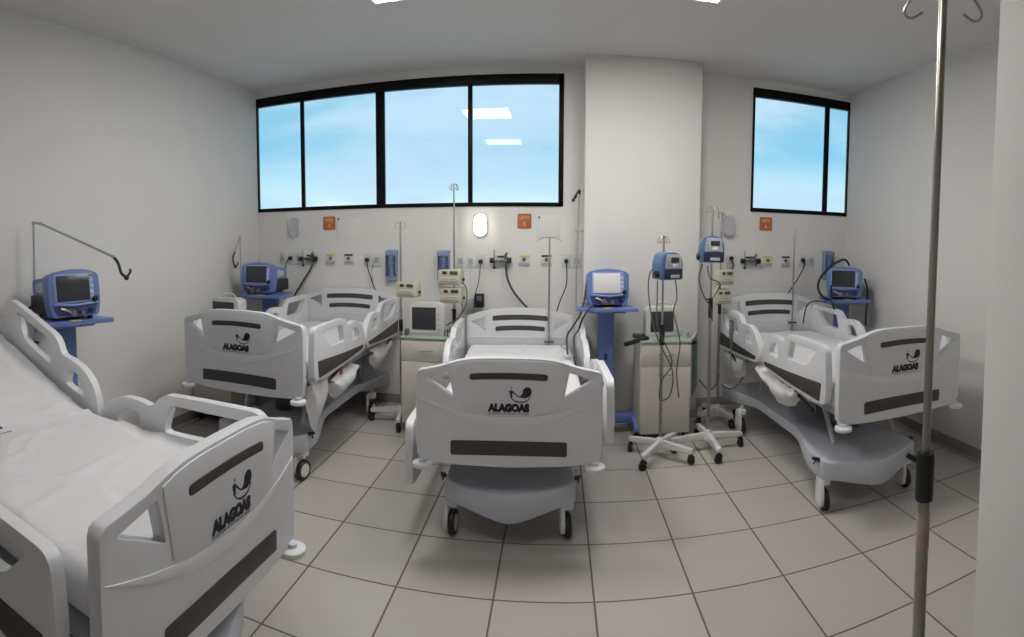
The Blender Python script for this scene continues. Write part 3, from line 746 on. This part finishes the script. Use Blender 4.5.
ventilator('blue ventilator with screen painted pale as glare beside the pillar', .400,4.40,1.060, R(3), True)
cart('blue ventilator cart in the back right corner behind the right bed', 2.605,4.47, R(-16), 1.085, [([(2.845,4.40,1.05),(2.845,4.40,1.17)],.009),([(2.845,4.40,1.17),(2.85,4.37,.82)],.007)])
ventilator('blue ventilator in the back right corner with a thick black hose over it', 2.612,4.46,1.087, R(-29))
hose('breathing_hose', 'thick black hose arched over the ventilator in the back right corner', [(2.38,4.33,1.09),(2.30,4.30,1.12),(2.245,4.29,1.20),(2.27,4.30,1.29),(2.37,4.32,1.38),(2.47,4.36,1.43),(2.58,4.40,1.452),(2.66,4.46,1.40)], .011, BLACK, 'hose')
hose('breathing_hose', 'black hose falling left of the back right ventilator toward the bed', [(2.40,4.33,1.22),(2.385,4.29,1.10),(2.40,4.27,1.02),(2.43,4.26,.98)], .009, BLACK, 'hose')
hose('breathing_hose', 'black hose hanging down the right side of the back right ventilator cart', [(2.74,4.30,1.28),(2.775,4.29,1.15),(2.755,4.28,.95),(2.76,4.28,.84)], .009, BLACK, 'hose')
hose('hanging_cable', 'black cord running from the back right ventilator tray behind the bed', [(2.40,4.40,1.05),(2.27,4.40,1.07),(2.20,4.42,1.02),(2.21,4.5,.85)], .006, BLACK, 'cord')
hose('breathing_hose', 'black hose from the pillar ventilator draped down onto the middle bed', [(.245,4.36,1.30),(.225,4.30,1.15),(.19,4.22,1.02),(.13,4.15,.93),(.08,4.08,.86),(.085,4.0,.74)], .0075, BLACK, 'hose')
hose('breathing_hose', 'second dark hose from the pillar ventilator tray to the middle bed rail', [(.31,4.23,1.11),(.255,4.18,1.065),(.20,4.17,.98),(.17,4.15,.90),(.13,4.10,.84),(.145,3.98,.72)], .0075, mat('blue_black_hose',(.02,.03,.06),.4), 'hose')
hose('hanging_cable', 'dark cord looped behind the ventilator nearest to the viewer', [(-2.80,2.10,1.24),(-2.89,2.0,1.23),(-2.96,1.95,1.14),(-2.93,1.93,1.02),(-2.80,1.96,1.0)], .008, BLACK, 'cord')

# ------------------------------------------------------------------ bedside cabinets and monitors
def cabinet(label, x, y, rz, w=.42, d=.40, h=.80, flap=False):
    t = thing('bedside_cabinet', label, 'cabinet', (x,y,0), rz, 'cream bedside cabinets')
    MB().box(0,.005,(h+.07)/2,w,d-.02,h-.095,.004).build('body', CAB, t)
    MB().box(0,0,h-.008,w+.01,d+.01,.018,.005).build('top', PGREEN, t, None, None, 'pale green edged top')
    zd = h-.20
    dr = MB().box(0,-d/2+.004,(zd+h-.03)/2,w-.012,.02,h-.03-zd-.004,.003).build('drawer', CAB, t)
    do = MB().box(0,-d/2+.004,(zd+.085)/2,w-.012,.02,zd-.085-.004,.003).build('door', CAB, t)
    for o_, z in ((dr,(zd+h-.03)/2+.012),(do,zd-.06)):
        b = MB()
        b.tube([(-.055,-d/2-.006,z),(-.052,-d/2-.026,z),(.052,-d/2-.026,z),(.055,-d/2-.006,z)], .0055, 8); b.build('handle', mat('satin_handle',(.40,.385,.36),.35,.6), o_)
    for sx in (-1,1):
        for sy in (-1,1):
            c = MB(); c.cyl((0,0,.045),(0,0,.075),.01); c.lathe([(0,-.012),(.024,-.012),(.026,0),(.024,.012),(0,.012)],18,T(0,0,.027)@RY(PI/2)); c.build('caster', BLACK, t, (sx*(w/2-.04),sy*(d/2-.05),0))
    if flap:
        f = MB().box(0,0,0,.018,.33,.50,.005).build('folding_shelf', CAB, t, (w/2+.075,.02,.565), (0,0,R(-22)), 'cream shelf hanging folded with a dark green face')
        MB().box(.0105,-.005,.012,.006,.295,.45,.002).build('shelf_face', GREEN, f, None, None, 'dark green laminate face')
        b = MB().cyl((w/2,-d/2+.04,h-.03),(w/2+.04,-d/2+.06,h-.03),.012); b.box(w/2+.02,-d/2+.05,h-.02,.06,.05,.03,.006); b.build('hinge', BLACK, t)
    return t
cabinet('cream bedside cabinet between the left and middle beds', -1.045,4.42, 0, .42,.40,.80)
cabinet('cream bedside cabinet by the pillar with a dark green folding shelf on its side', .850,4.30, 0, .40,.40,.815, True)
cabinet('cream bedside cabinet against the left wall behind the left bed', -2.80,3.95, 0, .42,.38,.80)
def monitor(label, x, y, z, rz, w=.29, h=.25, sw=.19, offx=-.03, handle=True):
    t = thing('patient_monitor', label, 'monitor', (x,y,z), rz, 'white cased patient monitors')
    b = MB(); b.plate(rc([(-w/2,0,.015),(w/2,0,.015),(w/2,h-.02,.03),(w/2-.05,h,.03),(-w/2+.05,h,.03),(-w/2,h-.02,.03)],4), (), .12, .012, XZ, 3)
    b.build('casing', CREAM if False else mat('monitor_casing',(.58,.58,.54),.45), t)
    MB().plate(rc([(offx-sw/2,.045,.006),(offx+sw/2,.045,.006),(offx+sw/2,h-.035,.006),(offx-sw/2,h-.035,.006)],2), (), .008, .002, T(0,-.060,0)@XZ).build('screen', SCREEN, t)
    x0 = offx+sw/2+.022
    for k in range(4): MB().cyl((0,0,0),(0,-.010,0),.009 if k else .015,14).build('knob', LGREY, t, (x0,-.058,.05+.042*k))
    if handle:
        MB().tube([(-.07,0,h-.01),(-.06,0,h+.022),(0,0,h+.034),(.06,0,h+.022),(.07,0,h-.01)], .008, 8, 4).build('handle', mat('monitor_casing',(.58,.58,.54),.45), t)
    b = MB().box(0,-.062,.020,w*.8,.006,.008,.002); b.build('trim', LGREY, t)
    return t
monitor('patient monitor with dark screen on the cabinet between left and middle beds', -1.065,4.36,.803, R(2), .30,.265,.20,-.015, False)
monitor('patient monitor with arched handle on the cabinet by the pillar', .855,4.30,.818, R(4), .30,.245,.19,-.02)
monitor('patient monitor with carrying handle behind the left bed, against the left wall', -2.725,3.93,.815, R(-4), .30,.285,.235,-.015)
t = thing('cable_bundle', 'black coiled monitor leads with a black module at the left of the pillar cabinet', 'cables', (.70,4.20,.818))
MB().box(-.085,-.03,.012,.20,.055,.026,.006, RZ(R(10))@RY(R(-14))).build('module', BLACK, t)
b = MB()
for k in range(3): b.tube([(-.05+.03*math.cos(a)*1.6, .02+.028*math.sin(a), .012+.009*k) for a in [2*PI*i/16 for i in range(16)]], .004, 7, closed=True)
b.build('coiled_leads', BLACK, t)
o = MB().lathe([(0,0),(.026,0),(.030,.06),(.027,.06),(.024,.004),(0,.004)],20,T(1.015,4.17,.816)).build('cup', mat('pale_green_cup',(.42,.52,.47),.3)); tag(o,'small pale green cup on the right front of the pillar cabinet','cup')
b = MB()
for k in range(4): b.tube([(-.02+.03*k,4.30-.02*k,.806),(-.01+.02*k,4.28,.85+.01*k),(.03+.01*k,4.30,.83),(.05,4.33,.812)], .005, 7, 4, T(-.885,0,0))
tag(b.build('lead_wires', TUBE),'tangled grey leads on the right end of the cabinet between left and middle beds','cables')
tag(MB().box(-1.215,4.27,.826,.035,.05,.04,.006).box(-1.215,4.27,.852,.028,.04,.014,.005).build('sensor_box', mat('dark_sensor',(.08,.08,.085),.5)),'small dark box on the left front of the cabinet beside the monitor','box')

# ------------------------------------------------------------------ wall fixtures
def wl(name, label, cat, x, z, group=None): return thing(name, label, cat, (x,YB,z), 0, group)
places = ['left bed', 'middle bed', 'right bed']
OUT = {}
def outlet(x, z, label, plug=False, w=.085):
    t = wl('power_outlet', label, 'outlet', x, z, 'wall outlet plates')
    MB().box(0,-.005,0,w,.010,.125,.004).build('plate', PLATE, t)
    b = MB().box(0,-.012,.0,.042,.006,.055,.003); b.build('socket', LGREY, t)
    OUT[round(x,2)] = t
    return t
def plug_cord(x, z, pts, label, m=BLACK, r=.0055):
    t = OUT[min(OUT, key=lambda k: abs(k-x))]; zz = t.location.z
    MB().cyl((0,-.014,z-zz),(0,-.050,z-zz),.020,14,bev=.004).build('plug', BLACK, t)
    MB().tube([(p[0]-t.location.x,p[1]-YB,p[2]-zz) for p in pts], r, 7, 5).build('cable', m, t)
outlet(-2.755,1.405,'small blank wall plate left of the outlets over the left bed',w=.06)
outlet(-2.655,1.40,'outlet plate with a plugged cord over the back left ventilator')
outlet(-2.565,1.40,'empty outlet plate just left of the gas valve over the left bed')
outlet(-1.811,1.387,'outlet plate with a plugged cord over the right end of the left bed')
outlet(-1.718,1.387,'outlet plate with a pale plug beside the first blue cup dispenser')
outlet(-.895,1.385,'small plate behind the two-pump stand',w=.06)
outlet(-.797,1.380,'empty outlet plate between the two-pump stand and the corded outlet')
outlet(-.703,1.378,'outlet plate with a plugged cord left of the middle bed gas valve')
outlet(.085,1.389,'outlet plate with a plugged cord right of the middle bed')
outlet(.182,1.390,'outlet plate beside the pillar, behind the ventilator arm')
outlet(1.650,1.40,'outlet plate with a black plug behind the blue pump near the right bed')
outlet(2.415,1.418,'outlet plate with a plugged cord over the right bed')
outlet(2.512,1.420,'empty outlet plate next to the blue cup dispenser on the right')
plug_cord(-2.665,1.40,[(-2.665,4.95,1.40),(-2.685,4.92,1.33),(-2.70,4.90,1.2),(-2.73,4.86,1.02),(-2.75,4.84,.9)],'black cord dropping from the outlet to the back left ventilator')
plug_cord(-1.811,1.387,[(-1.811,4.95,1.38),(-1.79,4.93,1.30),(-1.745,4.93,1.17),(-1.70,4.94,1.03),(-1.67,4.93,.92)],'black cord dropping behind the headboard of the left bed')
hose('hanging_cable','pale grey cord falling beside the black one over the left bed',[(-1.70,4.965,1.41),(-1.735,4.95,1.37),(-1.76,4.94,1.27),(-1.745,4.945,1.18)],.006,mat('pale_cord',(.4,.4,.41),.5),'cord')
plug_cord(-.703,1.378,[(-.703,4.95,1.37),(-.705,4.93,1.30),(-.72,4.92,1.18),(-.755,4.92,1.05),(-.76,4.91,.90)],'thin black cord dropping to the black charger left of the middle bed',r=.004)
plug_cord(.085,1.389,[(.085,4.95,1.38),(.09,4.92,1.30),(.085,4.91,1.17),(.03,4.90,1.03),(.0,4.90,.93)],'black cord curving down right of the middle bed headboard')
plug_cord(1.650,1.43,[(1.65,4.95,1.42),(1.66,4.93,1.36),(1.63,4.92,1.30)],'black plug behind the blue pump near the right bed',r=.008)
plug_cord(2.415,1.418,[(2.415,4.95,1.41),(2.41,4.93,1.35),(2.34,4.92,1.23),(2.25,4.92,1.10),(2.22,4.94,1.02)],'black cord slanting left from the outlet over the right bed')
hose('thin_wire','thin white wire dropping from the plate left of the middle bed',[(-.797,4.965,1.36),(-.80,4.96,1.2),(-.785,4.96,1.05),(-.79,4.96,.92)],.003,mat('white_wire',(.6,.6,.6),.5),'wire')
t = wl('charger','black charger box hanging on the wall left of the middle bed','charger',-.712,1.02)
MB().box(0,-.045,0,.085,.05,.13,.012).build('body', BLACK, t); MB().box(0,-.071,.02,.05,.006,.045,.003).build('display', mat('charger_display',(.10,.13,.16),.3), t)
tag(MB().box(-.80,YB-.02,.98,.07,.036,.11,.006).build('switch_box', mat('grey_box',(.42,.44,.46),.5)),'small grey box on the wall just left of the black charger','box')
def gas_valve(x, z, label, hose_pts=None, hl=''):
    t = wl('gas_valve', label, 'gas valve', x, z, 'green oxygen valves')
    MB().box(0,-.006,0,.11,.012,.10,.003).build('plate', mat('oxygen_plate',(.55,.57,.54),.5), t)
    MB().box(.0,-.014,.034,.085,.006,.018,.002).build('label', mat('dark_green_label',(.02,.07,.045),.5), t)
    b = MB().cyl((-.085,-.055,0),(.075,-.055,0),.012,14).cyl((0,-.01,0),(0,-.06,0),.018,14).cyl((-.065,-.055,0),(-.065,-.055,-.06),.009,12).cyl((.045,-.055,0),(.045,-.055,-.05),.011,12); b.build('valve_body', mat('valve_metal',(.20,.21,.21),.35,.8), t)
    for xx, r in ((-.085,.024),(.072,.027)):
        MB().cyl((xx-.022,-.055,0),(xx+.022,-.055,0),r,16,bev=.005).build('knob', BLACK, t)
    MB().ball((-.065,-.055,-.065),.013).build('outlet_tip', BLACK, t)
    MB().cyl((-.068,-.055,.01),(-.068,-.055,.10),.007,12).build('flow_tube', mat('flow_tube_glass',(.42,.44,.43),.2), t)
    MB().tube([(.035,-.055,.01),(.038,-.06,.05),(.055,-.06,.07)], .011, 10, 3).build('fitting', mat('valve_metal',(.20,.21,.21),.35,.8), t)
    if hose_pts: hose('oxygen_hose', hl, hose_pts, .0105, mat('dark_green_hose',(.05,.065,.055),.45), 'hose', 'oxygen hoses')
gas_valve(-2.43,1.395,'gas valve with black knobs over the left bed',[(-2.385,4.935,1.35),(-2.41,4.93,1.29),(-2.49,4.92,1.17),(-2.56,4.91,1.06),(-2.60,4.90,.98)],'dark hose slanting from the gas valve behind the left bed rail')
gas_valve(-.508,1.392,'gas valve with black knobs over the middle bed',[(-.463,4.935,1.35),(-.455,4.93,1.24),(-.40,4.92,1.12),(-.32,4.91,1.02),(-.25,4.90,.95)],'dark hose curving from the gas valve behind the middle headboard')
gas_valve(1.845,1.405,'gas valve with black knobs over the right bed')
def gas_outlet(x, z, label, m, nm):
    t = wl('gas_outlet', label, 'gas outlet', x, z, 'medical gas outlet plates')
    MB().box(0,-.005,0,.105,.010,.115,.003).build('plate', mat('gas_plate_white',(.66,.655,.62),.5), t)
    MB().box(0,-.012,.042,.088,.006,.018,.002).build('band', m, t, None, None, nm)
    b = MB().cyl((0,-.008,.008),(0,-.024,.008),.017,16,bev=.003); b.build('socket', mat('socket_dark',(.13,.12,.10),.4), t)
    MB().box(0,-.012,-.034,.092,.005,.028,.002).build('label', LGREY, t)
for x, w_ in ((-2.207,'left bed'),(-.304,'middle bed'),(2.034,'right bed')): gas_outlet(x,1.392 if x < 1 else 1.405,'yellow banded gas outlet plate over the '+w_,YELLOW,'yellow band')
for x, w_ in ((-2.012,'left bed'),(-.098,'middle bed'),(2.228,'right bed')): gas_outlet(x,1.392 if x < 1 else 1.405,'black banded gas outlet plate over the '+w_,DARK,'black band')
def sign(x, z, label, num):
    t = wl('bed_sign', label, 'sign', x, z, 'orange bed number signs')
    MB().plate(rc([(-.064,-.066,.008),(.064,-.066,.008),(.064,.066,.008),(-.064,.066,.008)],3), (), .010, .003, T(0,-.005,0)@XZ).build('plate', ORANGE, t)
    MB().text('LEITO', .042, .0015, .0008, T(0,-.0108,.016)@RX(PI/2), width=.088).build('lettering', OTEXT, t)
    MB().text(num, .050, .0015, .001, T(0,-.0108,-.042)@RX(PI/2)).build('number', OTEXT, t)
sign(-2.218,1.752,'orange square bed sign above the left bed','4'); sign(-.301,1.755,'orange square bed sign above the middle bed','5'); sign(2.006,1.772,'orange square bed sign above the right bed','6')
def cover(x, z, w, h, label, m):
    t = wl('cover_plate', label, 'cover plate', x, z, 'flush wall cover plates')
    MB().box(0,-.003,0,w,.006,h,.002).build('plate', WALL, t); MB().cyl((-w/2+.022,-.005,h/2-.018),(-w/2+.022,-.012,h/2-.018),.010,14).build('button', m, t)
cover(-2.005,1.70,.27,.215,'flush white cover plate right of the left orange sign',DARK)
cover(-.080,1.705,.215,.20,'flush white cover plate right of the middle orange sign',mat('brown_button',(.20,.09,.05),.5))
def bulkhead(x, z, label, on):
    t = wl('wall_lamp', label, 'wall lamp', x, z, 'oval wall lamps')
    r, h = .062, .105
    def oval(k): return [( (r*k)*math.cos(a), (h-r)*(1 if math.sin(a) > 0 else -1)*(1 if abs(math.sin(a)) > 1e-6 else 0) + (r*k)*math.sin(a)) for a in [2*PI*(i+.5)/32 for i in range(32)]]
    MB().plate(oval(1), (), .03, .006, T(0,-.015,0)@XZ).build('base', WHITE, t)
    MB().plate(oval(.88), (), .045, .018, T(0,-.034,0)@XZ, 4).build('diffuser', LAMPON if on else LAMPOFF, t, None, None, 'glowing diffuser' if on else 'unlit diffuser')
bulkhead(-2.597,1.722,'unlit oval wall lamp under the left end of the long window',False)
bulkhead(-.706,1.715,'lit oval wall lamp glowing above the middle bed',True)
bulkhead(1.612,1.745,'unlit oval wall lamp right of the pillar',False)
def dispenser(x, z, h, label):
    t = wl('cup_dispenser', label, 'dispenser', x, z, 'translucent blue dispensers')
    b = MB(); b.plate(rc([(-.055,-h/2,.01),(.055,-h/2,.01),(.055,h/2-.02,.01),(.062,h/2,.01),(-.062,h/2,.01),(-.055,h/2-.02,.01)],3), (), .02, .004, T(0,-.01,0)@XZ); b.box(0,-.04,h/2-.03,.115,.07,.05,.01); b.box(0,-.04,-h/2+.03,.105,.07,.04,.01)
    b.build('holder', CANIS, t)
    b = MB(); n = 9
    for k in range(n): b.lathe([(0,0),(.032,0),(.037,.010),(.033,.019),(0,.019)], 18, T(0,-.05,-h/2+.05+k*(h-.11)/n))
    b.build('cup_stack', CANISD, t); b = MB().box(-.052,-.045,0,.006,.05,h-.08,.002).box(.052,-.045,0,.006,.05,h-.08,.002); b.build('side_rails', CANIS, t)
dispenser(-1.558,1.335,.30,'translucent blue dispenser on the wall above the right rails of the left bed')
dispenser(-1.050,1.33,.30,'translucent blue dispenser half behind the cream pumps left of the middle bed')
dispenser(2.705,1.37,.30,'translucent blue dispenser beside the back right ventilator')

# ------------------------------------------------------------------ world, camera, colour management
wd = bpy.data.worlds.new('sky'); scene.world = wd; wd.use_nodes = True
nt = wd.node_tree; N = nt.nodes; L = nt.links; bg = N['Background']
tc = N.new('ShaderNodeTexCoord'); sp = N.new('ShaderNodeSeparateXYZ'); L.new(tc.outputs['Generated'], sp.inputs[0])
cr = N.new('ShaderNodeValToRGB'); e = cr.color_ramp.elements
e[0].position = 0; e[0].color = (.50,.72,.80,1); e[1].position = .55; e[1].color = (.26,.50,.70,1)
for p, c in ((.055,(.74,.95,1.0,1)),(.10,(.50,.80,.95,1)),(.15,(.28,.62,.86,1)),(.28,(.28,.59,.78,1))):
    x = e.new(p); x.color = c
L.new(sp.outputs[2], cr.inputs[0])
mp = N.new('ShaderNodeMapping'); mp.inputs['Scale'].default_value = (1,1,3.4); mp.inputs['Location'].default_value = (.3,.9,.25); L.new(tc.outputs['Generated'], mp.inputs[0])
n1 = N.new('ShaderNodeTexNoise'); n1.inputs['Scale'].default_value = 2.3; n1.inputs['Detail'].default_value = 6; n1.inputs['Roughness'].default_value = .55; n1.inputs['Distortion'].default_value = .4
L.new(mp.outputs[0], n1.inputs['Vector'])
mr = N.new('ShaderNodeMapRange'); mr.interpolation_type = 'SMOOTHSTEP'; mr.inputs['From Min'].default_value = .41; mr.inputs['From Max'].default_value = .66; L.new(n1.outputs['Fac'], mr.inputs['Value'])
mx = N.new('ShaderNodeMix'); mx.data_type = 'RGBA'; L.new(mr.outputs[0], mx.inputs['Factor']); L.new(cr.outputs[0], mx.inputs[6]); mx.inputs[7].default_value = (.54,.76,.93,1)
L.new(mx.outputs[2], bg.inputs['Color']); bg.inputs['Strength'].default_value = 1.0

cam = bpy.data.cameras.new('camera'); co = bpy.data.objects.new('camera', cam); col.objects.link(co); scene.camera = co
cam.type = 'PANO'; cam.panorama_type = 'CENTRAL_CYLINDRICAL'
F = 543.51; Y0 = 263.245
cam.central_cylindrical_radius = 1
cam.central_cylindrical_range_u_min = -512/F; cam.central_cylindrical_range_u_max = 512/F
cam.central_cylindrical_range_v_min = -(637-Y0)/F; cam.central_cylindrical_range_v_max = Y0/F
cam.clip_start = .01
yaw, pitch, roll = -.0829, -.0525, .0036
# world -> camera axes (right, forward, up): yaw about z, pitch about x, roll about the view axis
cy, sy, cp, sp_, cr_, sr2 = math.cos(yaw), math.sin(yaw), math.cos(pitch), math.sin(pitch), math.cos(roll), math.sin(roll)
Ry = Matrix(((cy,-sy,0),(sy,cy,0),(0,0,1))); Rp = Matrix(((1,0,0),(0,cp,sp_),(0,-sp_,cp))); Rr = Matrix(((cr_,0,sr2),(0,1,0),(-sr2,0,cr_)))
A = Rr @ Rp @ Ry
right, fwd, up = A.row[0], A.row[1], A.row[2]
m = Matrix((right, up, -fwd)).transposed().to_4x4(); m.translation = (0,0,1.6278)
co.matrix_world = m
scene.view_settings.view_transform = 'Standard'; scene.view_settings.look = 'None'
scene.view_settings.gamma = 1; scene.view_settings.use_curve_mapping = False
scene.view_settings.exposure = .14
scene.cycles.use_denoising = True
scene.cycles.max_bounces = 10; scene.cycles.diffuse_bounces = 6; scene.cycles.transparent_max_bounces = 12
